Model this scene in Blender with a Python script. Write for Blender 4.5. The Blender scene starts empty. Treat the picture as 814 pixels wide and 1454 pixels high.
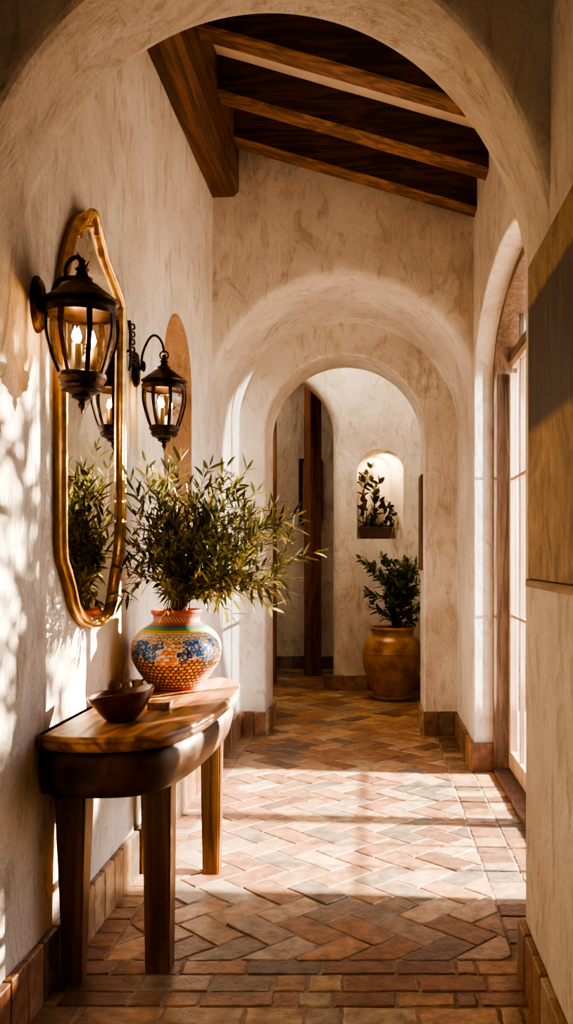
import bpy, bmesh, math, random
from mathutils import Vector, Matrix, noise
R = random.Random(7)
C = bpy.context.scene.collection
PI = math.pi

# ------------------------------------------------------------------ camera
EYE, F, VX, VY = 1.5, 1250.0, 530.0, 790.0       # eye height, focal length in px, vanishing point
cam = bpy.data.cameras.new('camera'); camo = bpy.data.objects.new('camera', cam); C.objects.link(camo)
camo.location = (0, 0, EYE); camo.rotation_euler = (PI/2, 0, 0)
cam.sensor_fit = 'VERTICAL'; cam.sensor_height = 36; cam.lens = F/1454*36
cam.shift_x = -(VX-407)/1454; cam.shift_y = (VY-727)/1454
cam.clip_start = .05
bpy.context.scene.camera = camo

# ------------------------------------------------------------------ helpers
def base_of(p):
    while p.parent: p = p.parent
    return Vector(p.location)

def obj(name, bm, mat, parent=None, smooth=False, kind=None, label=None):
    """links bm (authored in world coordinates) as one mesh object"""
    me = bpy.data.meshes.new(name)
    if parent is not None:
        bmesh.ops.translate(bm, verts=bm.verts, vec=-base_of(parent))
    bm.to_mesh(me); bm.free()
    if smooth:
        for p in me.polygons: p.use_smooth = True
    o = bpy.data.objects.new(name, me); C.objects.link(o)
    for m in (mat if isinstance(mat, (list, tuple)) else [mat]): me.materials.append(m)
    if parent is not None: o.parent = parent
    if kind: o['kind'] = kind
    if label: o['label'] = label
    return o

def thing(name, label, cat, loc=(0, 0, 0), group=None, kind=None):
    o = bpy.data.objects.new(name, None); C.objects.link(o); o.location = loc
    o.empty_display_size = .05
    if kind: o['kind'] = kind
    if label: o['label'] = label
    if cat: o['category'] = cat
    if group: o['group'] = group
    return o

def tag(o, label, cat, group=None):
    o['label'] = label; o['category'] = cat
    if group: o['group'] = group
    return o

def struct(name, bm, mat, smooth=False):
    return obj(name, bm, mat, None, smooth, 'structure')

def auto_smooth(o, ang=35):
    me = o.data
    for p in me.polygons: p.use_smooth = True
    bm = bmesh.new(); bm.from_mesh(me)
    for e in bm.edges:
        if len(e.link_faces) == 2 and e.calc_face_angle(0) > math.radians(ang): e.smooth = False
    bm.to_mesh(me); bm.free()
    return o

def recalc(bm):
    bmesh.ops.recalc_face_normals(bm, faces=bm.faces); return bm

def box(bm, x0, x1, y0, y1, z0, z1, bev=0, seg=2):
    r = bmesh.ops.create_cube(bm, size=1)
    vs = r['verts']
    for v in vs:
        v.co = Vector(((x0+x1)/2 + v.co.x*(x1-x0), (y0+y1)/2 + v.co.y*(y1-y0), (z0+z1)/2 + v.co.z*(z1-z0)))
    if bev:
        es = list({e for v in vs for e in v.link_edges})
        bmesh.ops.bevel(bm, geom=es, offset=bev, segments=seg, affect='EDGES', profile=.5)
    return vs

def lathe(bm, prof, cx, cy, cz, seg=48, caps=(True, False), sq=None):
    rings = []
    for r, z in prof:
        rings.append([bm.verts.new((cx+r*math.cos(2*PI*k/seg), cy+r*math.sin(2*PI*k/seg), cz+z)) for k in range(seg)])
    for a, b in zip(rings, rings[1:]):
        for k in range(seg):
            bm.faces.new((a[k], a[(k+1) % seg], b[(k+1) % seg], b[k]))
    if caps[0]: bm.faces.new(rings[0][::-1])
    if caps[1]: bm.faces.new(rings[-1])
    return rings

def catmull(pts, n=8, closed=False):
    P = [Vector(p) for p in pts]; out = []; N = len(P)
    rng = range(N if closed else N-1)
    for i in rng:
        if closed: a, b, c, d = P[(i-1) % N], P[i], P[(i+1) % N], P[(i+2) % N]
        else: a, b, c, d = P[max(i-1, 0)], P[i], P[i+1], P[min(i+2, N-1)]
        for k in range(n):
            t = k/n
            out.append(.5*((2*b)+(c-a)*t+(2*a-5*b+4*c-d)*t*t+(3*b-a-3*c+d)*t**3))
    if not closed: out.append(P[-1].copy())
    return out

def tube(bm, pts, rad, seg=10, closed=False, cap=True):
    pts = [Vector(p) for p in pts]; N = len(pts)
    rr = rad if callable(rad) else (lambda t: rad)
    up = Vector((0, 0, 1)); prev = None; rings = []
    for i, p in enumerate(pts):
        if closed: d = pts[(i+1) % N]-pts[i-1]
        else: d = pts[min(i+1, N-1)]-pts[max(i-1, 0)]
        d.normalize()
        if prev is None:
            a = d.cross(up)
            if a.length < 1e-3: a = d.cross(Vector((1, 0, 0)))
        else:
            a = prev - d*prev.dot(d)
        a.normalize(); prev = a; b = d.cross(a)
        r = rr(i/max(N-1, 1))
        rings.append([bm.verts.new(p + a*r*math.cos(2*PI*k/seg)+b*r*math.sin(2*PI*k/seg)) for k in range(seg)])
    prs = list(zip(rings, rings[1:])) + ([(rings[-1], rings[0])] if closed else [])
    for a, b in prs:
        for k in range(seg):
            bm.faces.new((a[k], a[(k+1) % seg], b[(k+1) % seg], b[k]))
    if cap and not closed:
        bm.faces.new(rings[0][::-1]); bm.faces.new(rings[-1])
    return rings

def quad(bm, *ps):
    try: return bm.faces.new([bm.verts.new(p) for p in ps])
    except ValueError: return None

# ---- walls with an arched hole.  f(u, z, d) -> world; outline = list of (u, z) from left foot over the crown to right foot
def ellipse_outline(uc, a, zs, b, z0, n=40):
    pts = [(uc-a, z0)]
    for k in range(n+1):
        t = PI - PI*k/n
        pts.append((uc+a*math.cos(t), zs+b*math.sin(t)))
    pts.append((uc+a, z0))
    return pts

def offset_outline(pts, o):
    out = []
    for i, p in enumerate(pts):
        a = pts[max(i-1, 0)]; b = pts[min(i+1, len(pts)-1)]
        du, dz = b[0]-a[0], b[1]-a[1]; L = math.hypot(du, dz) or 1
        nu, nz = -dz/L, du/L                      # outward (away from the hole)
        if i == 0: nu, nz = -1, 0
        if i == len(pts)-1: nu, nz = 1, 0
        out.append((p[0]+nu*o, p[1]+nz*o))
    return out

def face_with_hole(bm, f, pts, u0, u1, ztop, d, z0):
    """flat face between the hole's outline and the rectangle u0..u1, z0..ztop(u)"""
    zt = ztop if callable(ztop) else (lambda u: ztop)
    l, r = pts[0][0], pts[-1][0]
    if u0 < l - 1e-4:
        quad(bm, f(u0, z0, d), f(l, z0, d), f(l, zt(l), d), f(u0, zt(u0), d))
    if u1 > r + 1e-4:
        quad(bm, f(r, z0, d), f(u1, z0, d), f(u1, zt(u1), d), f(r, zt(r), d))
    for a, b in zip(pts, pts[1:]):
        if abs(a[0]-b[0]) < 1e-5: continue
        quad(bm, f(a[0], a[1], d), f(a[0], zt(a[0]), d), f(b[0], zt(b[0]), d), f(b[0], b[1], d))

def loft(bm, A, B):
    for i in range(len(A)-1):
        quad(bm, A[i], A[i+1], B[i+1], B[i])

def arch_wall(f, pts, u0, u1, ztop, D, r=.02, rb=.01, zmin=0, bm=None):
    own = bm is None
    bm = bm or bmesh.new()
    def prof(o, d): return [f(u, max(z, zmin), d) for u, z in offset_outline(pts, o)]
    seq = []
    n = 6
    for k in range(n+1):
        t = PI/2*k/n; seq.append((r*(1-math.sin(t)), r*(1-math.cos(t))))
    for k in range(n+1):
        t = PI/2*k/n; seq.append((rb*(1-math.cos(t)), D-rb+rb*math.sin(t)))
    rings = [prof(*s) for s in seq]
    for a, b in zip(rings, rings[1:]): loft(bm, a, b)
    clampo = lambda o: [(u, max(z, zmin)) for u, z in offset_outline(pts, o)]
    face_with_hole(bm, f, clampo(r), u0, u1, ztop, 0, zmin)
    face_with_hole(bm, f, clampo(rb), u0, u1, ztop, D, zmin)
    zt = ztop if callable(ztop) else (lambda u: ztop)
    quad(bm, f(u0, zt(u0), 0), f(u1, zt(u1), 0), f(u1, zt(u1), D), f(u0, zt(u0), D))
    for u in (u0, u1): quad(bm, f(u, zmin, 0), f(u, zt(u), 0), f(u, zt(u), D), f(u, zmin, D))
    bmesh.ops.remove_doubles(bm, verts=bm.verts, dist=1e-4)
    return recalc(bm)

# ------------------------------------------------------------------ materials
def new_mat(name):
    m = bpy.data.materials.new(name); m.use_nodes = True
    nt = m.node_tree; nt.nodes.clear()
    out = nt.nodes.new('ShaderNodeOutputMaterial'); b = nt.nodes.new('ShaderNodeBsdfPrincipled')
    nt.links.new(b.outputs[0], out.inputs[0])
    return m, nt, b, out

def N(nt, t, **kw):
    n = nt.nodes.new(t)
    for k, v in kw.items():
        if k.startswith('_'): setattr(n, k[1:], v)
        else:
            key = int(k[1:]) if k[0] == 'i' and k[1:].isdigit() else k.replace('__', ' ')
            n.inputs[key].default_value = v
    return n
def L(nt, a, b): nt.links.new(a, b)
def ramp(nt, stops, src=None):
    r = nt.nodes.new('ShaderNodeValToRGB'); e = r.color_ramp.elements
    while len(e) < len(stops): e.new(.5)
    for i, (p, c) in enumerate(stops):
        e[i].position = p; e[i].color = (*c, 1) if len(c) == 3 else c
    if src is not None: L(nt, src, r.inputs[0])
    return r
def mix(nt, fac, a, b, blend='MIX'):
    m = nt.nodes.new('ShaderNodeMix'); m.data_type = 'RGBA'; m.blend_type = blend
    for s, v in ((m.inputs[0], fac), (m.inputs[6], a), (m.inputs[7], b)):
        if hasattr(v, 'node'): L(nt, v, s)
        else: s.default_value = v if isinstance(v, (int, float)) else (*v, 1)[:4]
    return m.outputs[2]

def plaster(name, light=(.77, .715, .645), mid=(.585, .515, .445), dark=(.30, .235, .18), rough=.85, bump=.8):
    m, nt, b, out = new_mat(name)
    g = N(nt, 'ShaderNodeNewGeometry'); pos = g.outputs['Position']
    n1 = N(nt, 'ShaderNodeTexNoise', Scale=1.4, Detail=6, Roughness=.6, Distortion=.6); L(nt, pos, n1.inputs[0])
    mp = N(nt, 'ShaderNodeMapping'); mp.inputs['Scale'].default_value = (1.0, 1.0, .45); mp.inputs['Rotation'].default_value = (.3, .25, 0)
    L(nt, pos, mp.inputs[0])
    n2 = N(nt, 'ShaderNodeTexNoise', Scale=7, Detail=8, Roughness=.68, Distortion=1.6); L(nt, mp.outputs[0], n2.inputs[0])
    n3 = N(nt, 'ShaderNodeTexNoise', Scale=60, Detail=4, Roughness=.6); L(nt, pos, n3.inputs[0])
    r1 = ramp(nt, [(.35, mid), (.62, light)], n1.outputs[0])
    r2 = ramp(nt, [(.52, (0, 0, 0)), (.72, (1, 1, 1))], n2.outputs[0])
    mu = N(nt, 'ShaderNodeMath', _operation='MULTIPLY', i1=.72); L(nt, r2.outputs[0], mu.inputs[0])
    c = mix(nt, mu.outputs[0], r1.outputs[0], dark)
    r3 = ramp(nt, [(.25, (.9, .9, .9)), (.75, (1.05, 1.05, 1.05))], n3.outputs[0])
    c = mix(nt, 1.0, c, r3.outputs[0], 'MULTIPLY')
    L(nt, c, b.inputs['Base Color']); b.inputs['Roughness'].default_value = rough
    b.inputs['Specular IOR Level'].default_value = .25
    # trowel marks
    w = N(nt, 'ShaderNodeTexNoise', Scale=2.6, Detail=5, Roughness=.55, Distortion=2.2); L(nt, mp.outputs[0], w.inputs[0])
    a1 = N(nt, 'ShaderNodeMath', _operation='MULTIPLY', i1=1.2); L(nt, w.outputs[0], a1.inputs[0])
    a2 = N(nt, 'ShaderNodeMath', _operation='MULTIPLY_ADD', i1=.6); L(nt, n2.outputs[0], a2.inputs[0]); L(nt, a1.outputs[0], a2.inputs[2])
    a3 = N(nt, 'ShaderNodeMath', _operation='MULTIPLY_ADD', i1=.10); L(nt, n3.outputs[0], a3.inputs[0]); L(nt, a2.outputs[0], a3.inputs[2])
    bp = N(nt, 'ShaderNodeBump', Strength=bump, Distance=.04); L(nt, a3.outputs[0], bp.inputs['Height'])
    L(nt, bp.outputs[0], b.inputs['Normal'])
    return m

def wood(name, c1, c2, c3, axis='X', scale=1.0, rough=.45, bump=.25, spec=.4):
    m, nt, b, out = new_mat(name)
    tc = N(nt, 'ShaderNodeTexCoord')
    mp = N(nt, 'ShaderNodeMapping')
    s = {'X': (.8, 9, 9), 'Y': (9, .8, 9), 'Z': (9, 9, .8)}[axis]
    mp.inputs['Scale'].default_value = tuple(v*scale for v in s)
    L(nt, tc.outputs['Object'], mp.inputs[0])
    n0 = N(nt, 'ShaderNodeTexNoise', Scale=.9, Detail=3, Distortion=.8); L(nt, mp.outputs[0], n0.inputs[0])
    wv = N(nt, 'ShaderNodeMath', _operation='MULTIPLY', i1=26.0); L(nt, n0.outputs[0], wv.inputs[0])
    sn = N(nt, 'ShaderNodeMath', _operation='SINE'); L(nt, wv.outputs[0], sn.inputs[0])
    mr = N(nt, 'ShaderNodeMapRange'); mr.inputs[1].default_value = -1; L(nt, sn.outputs[0], mr.inputs[0])
    n1 = N(nt, 'ShaderNodeTexNoise', Scale=5, Detail=6, Roughness=.7); L(nt, mp.outputs[0], n1.inputs[0])
    ad = N(nt, 'ShaderNodeMath', _operation='MULTIPLY_ADD', i1=.45); L(nt, mr.outputs[0], ad.inputs[0])
    m2 = N(nt, 'ShaderNodeMath', _operation='MULTIPLY', i1=.6); L(nt, n1.outputs[0], m2.inputs[0]); L(nt, m2.outputs[0], ad.inputs[2])
    r = ramp(nt, [(.18, c1), (.5, c2), (.85, c3)], ad.outputs[0])
    L(nt, r.outputs[0], b.inputs['Base Color'])
    b.inputs['Roughness'].default_value = rough; b.inputs['Specular IOR Level'].default_value = spec
    bp = N(nt, 'ShaderNodeBump', Strength=bump, Distance=.01); L(nt, ad.outputs[0], bp.inputs['Height']); L(nt, bp.outputs[0], b.inputs['Normal'])
    return m

def attr_mat(name, attr='tint', rough=.5, bump=.3, bscale=60, spec=.4, stain=.35, trans=0, sheen=0):
    m, nt, b, out = new_mat(name)
    a = N(nt, 'ShaderNodeAttribute', _attribute_name=attr)
    g = N(nt, 'ShaderNodeNewGeometry')
    n1 = N(nt, 'ShaderNodeTexNoise', Scale=bscale*.22, Detail=6, Roughness=.65); L(nt, g.outputs['Position'], n1.inputs[0])
    lo = 1-stain; hi = 1+stain*.6
    r = ramp(nt, [(.3, (lo, lo, lo)), (.7, (hi, hi, hi))], n1.outputs[0])
    c = mix(nt, 1.0, a.outputs[0], r.outputs[0], 'MULTIPLY')
    L(nt, c, b.inputs['Base Color']); b.inputs['Roughness'].default_value = rough
    b.inputs['Specular IOR Level'].default_value = spec
    if bump:
        n2 = N(nt, 'ShaderNodeTexNoise', Scale=bscale, Detail=5, Roughness=.6); L(nt, g.outputs['Position'], n2.inputs[0])
        ad = N(nt, 'ShaderNodeMath', _operation='MULTIPLY_ADD', i1=2.0); L(nt, n1.outputs[0], ad.inputs[0]); L(nt, n2.outputs[0], ad.inputs[2])
        bp = N(nt, 'ShaderNodeBump', Strength=bump, Distance=.006); L(nt, ad.outputs[0], bp.inputs['Height']); L(nt, bp.outputs[0], b.inputs['Normal'])
    if trans:
        t = N(nt, 'ShaderNodeBsdfTranslucent'); L(nt, c, t.inputs[0])
        mx = N(nt, 'ShaderNodeMixShader', i0=trans); L(nt, b.outputs[0], mx.inputs[1]); L(nt, t.outputs[0], mx.inputs[2])
        L(nt, mx.outputs[0], out.inputs[0])
    return m

def simple(name, col, rough=.5, metal=0, spec=.5, var=.25, vscale=30, bump=.15, col2=None):
    m, nt, b, out = new_mat(name)
    tc = N(nt, 'ShaderNodeTexCoord')
    n = N(nt, 'ShaderNodeTexNoise', Scale=vscale, Detail=5, Roughness=.6); L(nt, tc.outputs['Object'], n.inputs[0])
    c2 = col2 or tuple(x*(1-var) for x in col)
    r = ramp(nt, [(.35, c2), (.65, col)], n.outputs[0]); L(nt, r.outputs[0], b.inputs['Base Color'])
    b.inputs['Roughness'].default_value = rough; b.inputs['Metallic'].default_value = metal
    b.inputs['Specular IOR Level'].default_value = spec
    if bump:
        bp = N(nt, 'ShaderNodeBump', Strength=bump, Distance=.005); L(nt, n.outputs[0], bp.inputs['Height']); L(nt, bp.outputs[0], b.inputs['Normal'])
    return m

def glass(name, tint=(.95, .95, .93), fac=.10, rough=.02):
    m, nt, b, out = new_mat(name); nt.nodes.remove(b)
    t = N(nt, 'ShaderNodeBsdfTransparent'); t.inputs[0].default_value = (*tint, 1)
    g = N(nt, 'ShaderNodeBsdfGlossy'); g.inputs['Roughness'].default_value = rough
    fr = N(nt, 'ShaderNodeLayerWeight', Blend=.5)
    pw = N(nt, 'ShaderNodeMath', _operation='POWER', i1=4.0); L(nt, fr.outputs['Facing'], pw.inputs[0])
    ad = N(nt, 'ShaderNodeMath', _operation='MULTIPLY_ADD', i1=.6, i2=fac*.3); L(nt, pw.outputs[0], ad.inputs[0])
    mx = N(nt, 'ShaderNodeMixShader'); L(nt, ad.outputs[0], mx.inputs[0]); L(nt, t.outputs[0], mx.inputs[1]); L(nt, g.outputs[0], mx.inputs[2])
    L(nt, mx.outputs[0], out.inputs[0]); return m

def emit(name, col, s):
    m, nt, b, out = new_mat(name); nt.nodes.remove(b)
    e = N(nt, 'ShaderNodeEmission', Strength=s); e.inputs[0].default_value = (*col, 1); L(nt, e.outputs[0], out.inputs[0]); return m

PL = plaster('lime_plaster')
PLW = plaster('garden_plaster', (.50, .34, .27), (.42, .28, .22), (.3, .2, .15))
BEAM_X = wood('beam_wood', (.022, .009, .004), (.050, .021, .009), (.12, .054, .024), 'X', 1.7, .55, .5)
BEAM_U = wood('beam_wood_lit_under', (.07, .032, .015), (.16, .078, .038), (.28, .15, .08), 'X', 1.4, .5, .4)  # rafter undersides: light from below put into a paler wood colour
BEAM_Y = wood('beam_wood_long', (.03, .013, .007), (.085, .036, .016), (.17, .078, .035), 'Y', .8, .55, .7)
POSTW = wood('post_wood', (.11, .042, .020), (.20, .085, .042), (.28, .13, .065), 'Z', .8, .5, .3)
TABLE_Y = wood('table_wood_top', (.10, .040, .014), (.27, .12, .043), (.44, .225, .09), 'Y', 1.0, .36, .25)
TABLE_A = wood('table_wood_apron', (.022, .009, .004), (.055, .022, .009), (.11, .047, .019), 'Y', .6, .45, .2, .25)
TABLE_Z = wood('table_wood_leg', (.075, .032, .012), (.16, .075, .029), (.27, .135, .056), 'Z', .8, .42, .2)
DOORW = wood('door_wood', (.085, .05, .034), (.13, .082, .056), (.19, .125, .088), 'Z', 1.6, .55, .3)
LEAFW = wood('door_leaf_wood', (.34, .23, .15), (.46, .33, .23), (.56, .42, .31), 'Z', 1.0, .5, .2)
TILE = attr_mat('terracotta_tile', rough=.31, bump=.6, bscale=70, spec=.5, stain=.55)
GROUT = simple('grout', (.36, .27, .19), .9, var=.4, vscale=25)
IRON = simple('aged_bronze', (.11, .058, .032), .38, .85, var=.6, vscale=25, bump=.4, col2=(.014, .009, .007))
GOLD = simple('gilded_frame', (.80, .50, .17), .28, .9, var=.3, vscale=14, bump=.35, col2=(.42, .22, .06))
GOLDD = simple('dull_gilt_edge', (.42, .23, .08), .45, .5, var=.45, vscale=9, bump=.2)

# ------------------------------------------------------------------ room measures
XL, XR, XN = -1.131, .705, .544        # left wall, right wall, near right pier
YN = 3.15                              # where the near right pier ends
ceil_z = lambda x: 4.566 - .29*(x+.976)

# ---- left wall with an arched niche (u = Y)
fL = lambda u, z, d: Vector((XL-d, u, z))
bm = bmesh.new()
NI = ellipse_outline(5.12, .365, 2.53, .37, 1.40, 28)
face_with_hole(bm, fL, NI, -2.0, 7.98, 5.0, 0, 1.40)
quad(bm, fL(-2, 0, 0), fL(7.98, 0, 0), fL(7.98, 1.4, 0), fL(-2, 1.4, 0))
DN = .28
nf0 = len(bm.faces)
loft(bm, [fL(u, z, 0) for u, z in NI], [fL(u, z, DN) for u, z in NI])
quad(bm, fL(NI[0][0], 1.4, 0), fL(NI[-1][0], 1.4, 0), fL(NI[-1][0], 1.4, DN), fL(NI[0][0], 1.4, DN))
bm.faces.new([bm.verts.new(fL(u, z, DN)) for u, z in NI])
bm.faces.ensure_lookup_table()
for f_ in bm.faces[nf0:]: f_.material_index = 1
quad(bm, fL(-2, 0, .4), fL(7.98, 0, .4), fL(7.98, 5, .4), fL(-2, 5, .4))
quad(bm, fL(-2, 5, 0), fL(7.98, 5, 0), fL(7.98, 5, .4), fL(-2, 5, .4))
for u in (-2, 7.98): quad(bm, fL(u, 0, 0), fL(u, 5, 0), fL(u, 5, .4), fL(u, 0, .4))
bmesh.ops.remove_doubles(bm, verts=bm.verts, dist=1e-4)
struct('wall_left', recalc(bm), [PL, plaster('niche_plaster', (.56, .40, .28), (.44, .30, .20), (.26, .17, .11))])  # niche lining darker and browner, recess shade put into its colour

# ---- right wall with the arched door opening (u = Y)
D0, D1, DS, DB = 3.72, 6.15, 2.73, .50
DC, DA = (D0+D1)/2, (D1-D0)/2
fR = lambda u, z, d: Vector((XR+d, u, z))
door_out = ellipse_outline(DC, DA, DS, DB, 0, 48)
struct('wall_right', arch_wall(fR, door_out, YN-.02, 12.0, 5.0, .31, r=.012, rb=.01), PL)
# near pier, carrying the painting
bm = bmesh.new(); box(bm, XN, 1.2, -2.0, YN, 0, 5.0, .018, 3)
struct('wall_near_right', bm, PL)

# ---- near arch (header only, springs from the walls)
aB, bB, aF, bF = 3.0266, .2269, 2.606, .173
pts = []
for k in range(65):
    t = PI - PI*k/64
    px, py = 385+365*math.cos(t), 450-425*math.sin(t)
    kk = (px-VX)/F; X = kk*aB/(1-kk*bB); Y = aB+bB*X
    pts.append((X, EYE+(VY-py)/F*Y))
pts[0] = (XL-.004, pts[0][1]); pts[-1] = (XN+.004, pts[-1][1])
def fA(u, z, d):
    a, b = aF+bF*u, aB+bB*u
    return Vector((u, a+(b-a)*d, z))
def near_header():
    bm = bmesh.new()
    rings = []
    for o, d in ((.035, 0), (.018, .012), (.006, .04), (0, .10), (0, .5), (0, .90), (.006, .965), (.018, .99), (.03, 1)):
        oo = offset_outline(pts, o)
        oo[0] = (pts[0][0], pts[0][1]); oo[-1] = (pts[-1][0], pts[-1][1])
        rings.append((oo, d))
    for (A, da), (B, db) in zip(rings, rings[1:]):
        loft(bm, [fA(u, z, da) for u, z in A], [fA(u, z, db) for u, z in B])
    face_with_hole(bm, fA, rings[0][0], XL-.05, XN+.05, 5.0, 0, pts[0][1])
    face_with_hole(bm, fA, rings[-1][0], XL-.05, .9, 5.0, 1, pts[0][1])
    quad(bm, fA(XL-.05, 5, 0), fA(.9, 5, 0), fA(.9, 5, 1), fA(XL-.05, 5, 1))
    bmesh.ops.remove_doubles(bm, verts=bm.verts, dist=1e-4)
    return recalc(bm)
struct('wall_near_arch', near_header(), PL)

# ---- outer arch (deep vault) and inner arch wall
fY = lambda y0: (lambda u, z, d: Vector((u, y0+d, z)))
zc = lambda u: min(ceil_z(u)+.05, 5.2)
oa = ellipse_outline(-.213, .922, 2.55, .91, 2.5, 56)
struct('wall_outer_arch', arch_wall(fY(6.2), oa, XL-.02, XR+.02, zc, 1.21, r=.07, rb=.005, zmin=2.5), PL)
ia = ellipse_outline(-.238, .664, 2.53, .665, 0, 56)
struct('wall_inner_arch', arch_wall(fY(7.4), ia, -2.6, XR+.05, 4.2, .54, r=.022, rb=.022), PL)

# ---- back wall: arched opening on the left, lit niche on the right
YB = 9.87
bo = ellipse_outline(-1.176, .727, 2.84, .73, 0, 48)
bm = arch_wall(fY(YB), bo, -2.6, -.34, 4.2, .32, r=.10, rb=.02)
SILL = 1.697
no = ellipse_outline(.08, .26, 2.445, .262, SILL, 36)
nb = ellipse_outline(.0, .19, 2.445, .20, SILL, 36)
f = fY(YB)
face_with_hole(bm, f, no, -.34, .9, 4.2, 0, SILL)
quad(bm, f(-.34, 0, 0), f(.9, 0, 0), f(.9, SILL, 0), f(-.34, SILL, 0))
loft(bm, [f(u, z, 0) for u, z in no], [f(u, z, .32) for u, z in nb])
quad(bm, f(no[0][0], SILL, 0), f(no[-1][0], SILL, 0), f(nb[-1][0], SILL, .32), f(nb[0][0], SILL, .32))
bm.faces.new([bm.verts.new(f(u, z, .32)) for u, z in nb])
quad(bm, f(-.34, 0, .36), f(.9, 0, .36), f(.9, 4.2, .36), f(-.34, 4.2, .36))
struct('wall_back', bm, PL)
# hall beyond
bm = bmesh.new(); box(bm, -2.9, 1.2, 11.75, 11.95, 0, 4.2); struct('wall_far_hall', bm, PL)
bm = bmesh.new(); box(bm, -2.85, -2.6, 7.5, 11.8, 0, 4.2); struct('wall_left_hall', bm, PL)
bm = bmesh.new(); box(bm, -2.9, 1.2, 7.90, 12.0, 4.15, 4.3); struct('ceiling_hall', bm, PL)
bm = bmesh.new(); box(bm, XL-.3, 1.2, -2.2, -2.0, 0, 5.0); struct('wall_rear', bm, PL)
bm = bmesh.new(); box(bm, XL-.3, 1.2, -2.2, 2.75, 4.3, 4.45); struct('ceiling_near', bm, PL)
# sloping ceiling
bm = bmesh.new()
v = []
for y in (2.2, 6.3):
    for x, dz in ((XL-.3, 0), (1.2, 0), (1.2, .15), (XL-.3, .15)):
        v.append(bm.verts.new((x, y, ceil_z(x)+dz)))
for q in ((0, 1, 2, 3), (7, 6, 5, 4), (0, 4, 5, 1), (1, 5, 6, 2), (2, 6, 7, 3), (3, 7, 4, 0)):
    bm.faces.new([v[i] for i in q])
struct('ceiling', recalc(bm), simple('ceiling_plaster', (.74, .64, .52), .9, var=.15, vscale=6))

# ------------------------------------------------------------------ beams
def rough_beam(bm, x0, x1, y0, y1, z0f, z1f, n=26, ch=.014):
    """beam running along X between sloping heights z0f(x), z1f(x), chamfered and slightly uneven"""
    rings = []
    for i in range(n+1):
        x = x0+(x1-x0)*i/n; z0, z1 = z0f(x), z1f(x)
        sec = [(y0, z0+ch), (y0+ch, z0), (y1-ch, z0), (y1, z0+ch), (y1, z1), (y0, z1)]
        rg = []
        for y, z in sec:
            w = noise.noise(Vector((x*3, y*9, z*7)))*.006
            rg.append(bm.verts.new((x, y+w, z+w*.8)))
        rings.append(rg)
    for a, b in zip(rings, rings[1:]):
        for k in range(6): bm.faces.new((a[k], b[k], b[(k+1) % 6], a[(k+1) % 6]))
    bm.faces.new(rings[0]); bm.faces.new(rings[-1][::-1])
    return recalc(bm)
zb = lambda x: 4.34-.29*(x+.976)
beam_labels = {4.03: 'dark rafter nearest the front arch, the foremost one overhead',
               4.68: 'dark brown rafter in front of the cream ceiling strip',
               5.36: 'middle dark brown rafter, just behind the cream ceiling strip',
               5.96: 'farthest dark brown rafter, laid against the arched end wall'}
for y, lab in beam_labels.items():
    bm = bmesh.new(); rough_beam(bm, XL+.12, XR+.06, y, y+.165, zb, lambda x: ceil_z(x)+.005)
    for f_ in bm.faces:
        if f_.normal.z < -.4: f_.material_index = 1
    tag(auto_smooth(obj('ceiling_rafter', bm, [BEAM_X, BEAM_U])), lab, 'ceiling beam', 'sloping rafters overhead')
bm = bmesh.new()
rings = []
for i in range(31):
    y = 3.25+(6.21-3.25)*i/30
    sec = [(XL-.005, 4.03), (-.985, 4.03), (-.95, 4.065), (-.945, 4.545), (XL-.005, 4.595)]
    rg = []
    for x, z in sec:
        w = noise.noise(Vector((x*5, y*2.2, z*5)))*.012
        rg.append(bm.verts.new((x + (w if x > -1.1 else 0), y, z+w)))
    rings.append(rg)
for a, b in zip(rings, rings[1:]):
    for k in range(5): bm.faces.new((a[k], b[k], b[(k+1) % 5], a[(k+1) % 5]))
bm.faces.new(rings[0]); bm.faces.new(rings[-1][::-1])
tag(auto_smooth(obj('wall_beam', recalc(bm), BEAM_Y)), 'massive rough timber running along the top of the left wall', 'ceiling beam')

# ------------------------------------------------------------------ floor tiles
def tint_layer(bm): return bm.loops.layers.float_color.get('tint') or bm.loops.layers.float_color.new('tint')
def paint(bm, faces, col):
    l = tint_layer(bm)
    for f_ in faces:
        for lp in f_.loops: lp[l] = (*col, 1)
PAL = [((.40, .195, .085), 5), ((.32, .140, .060), 4), ((.45, .245, .112), 4), ((.49, .31, .16), 3), ((.24, .115, .06), 3),
       ((.32, .22, .135), 2), ((.20, .14, .095), 2), ((.44, .33, .205), 1)]
BAG = [c for c, n in PAL for _ in range(n)]
def tcol(r=R):
    c = r.choice(BAG); k = r.uniform(.72, 1.15); g_ = sum(c)/3; return tuple((x*.84+g_*.16)*k for x in c)

def clip(poly, x0, x1, y0, y1):
    for ax, lim, sg in ((0, x0, 1), (0, x1, -1), (1, y0, 1), (1, y1, -1)):
        out = []
        for i in range(len(poly)):
            a, b = poly[i-1], poly[i]
            da, db = sg*(a[ax]-lim), sg*(b[ax]-lim)
            if (da >= 0) != (db >= 0):
                t = da/(da-db); out.append((a[0]+(b[0]-a[0])*t, a[1]+(b[1]-a[1])*t))
            if db >= 0: out.append(b)
        poly = out
        if len(poly) < 3: return []
    res = []
    for i, p in enumerate(poly):
        q = poly[i-1]
        if math.hypot(p[0]-q[0], p[1]-q[1]) > .012: res.append(p)
    return res if len(res) >= 3 else []

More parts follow.
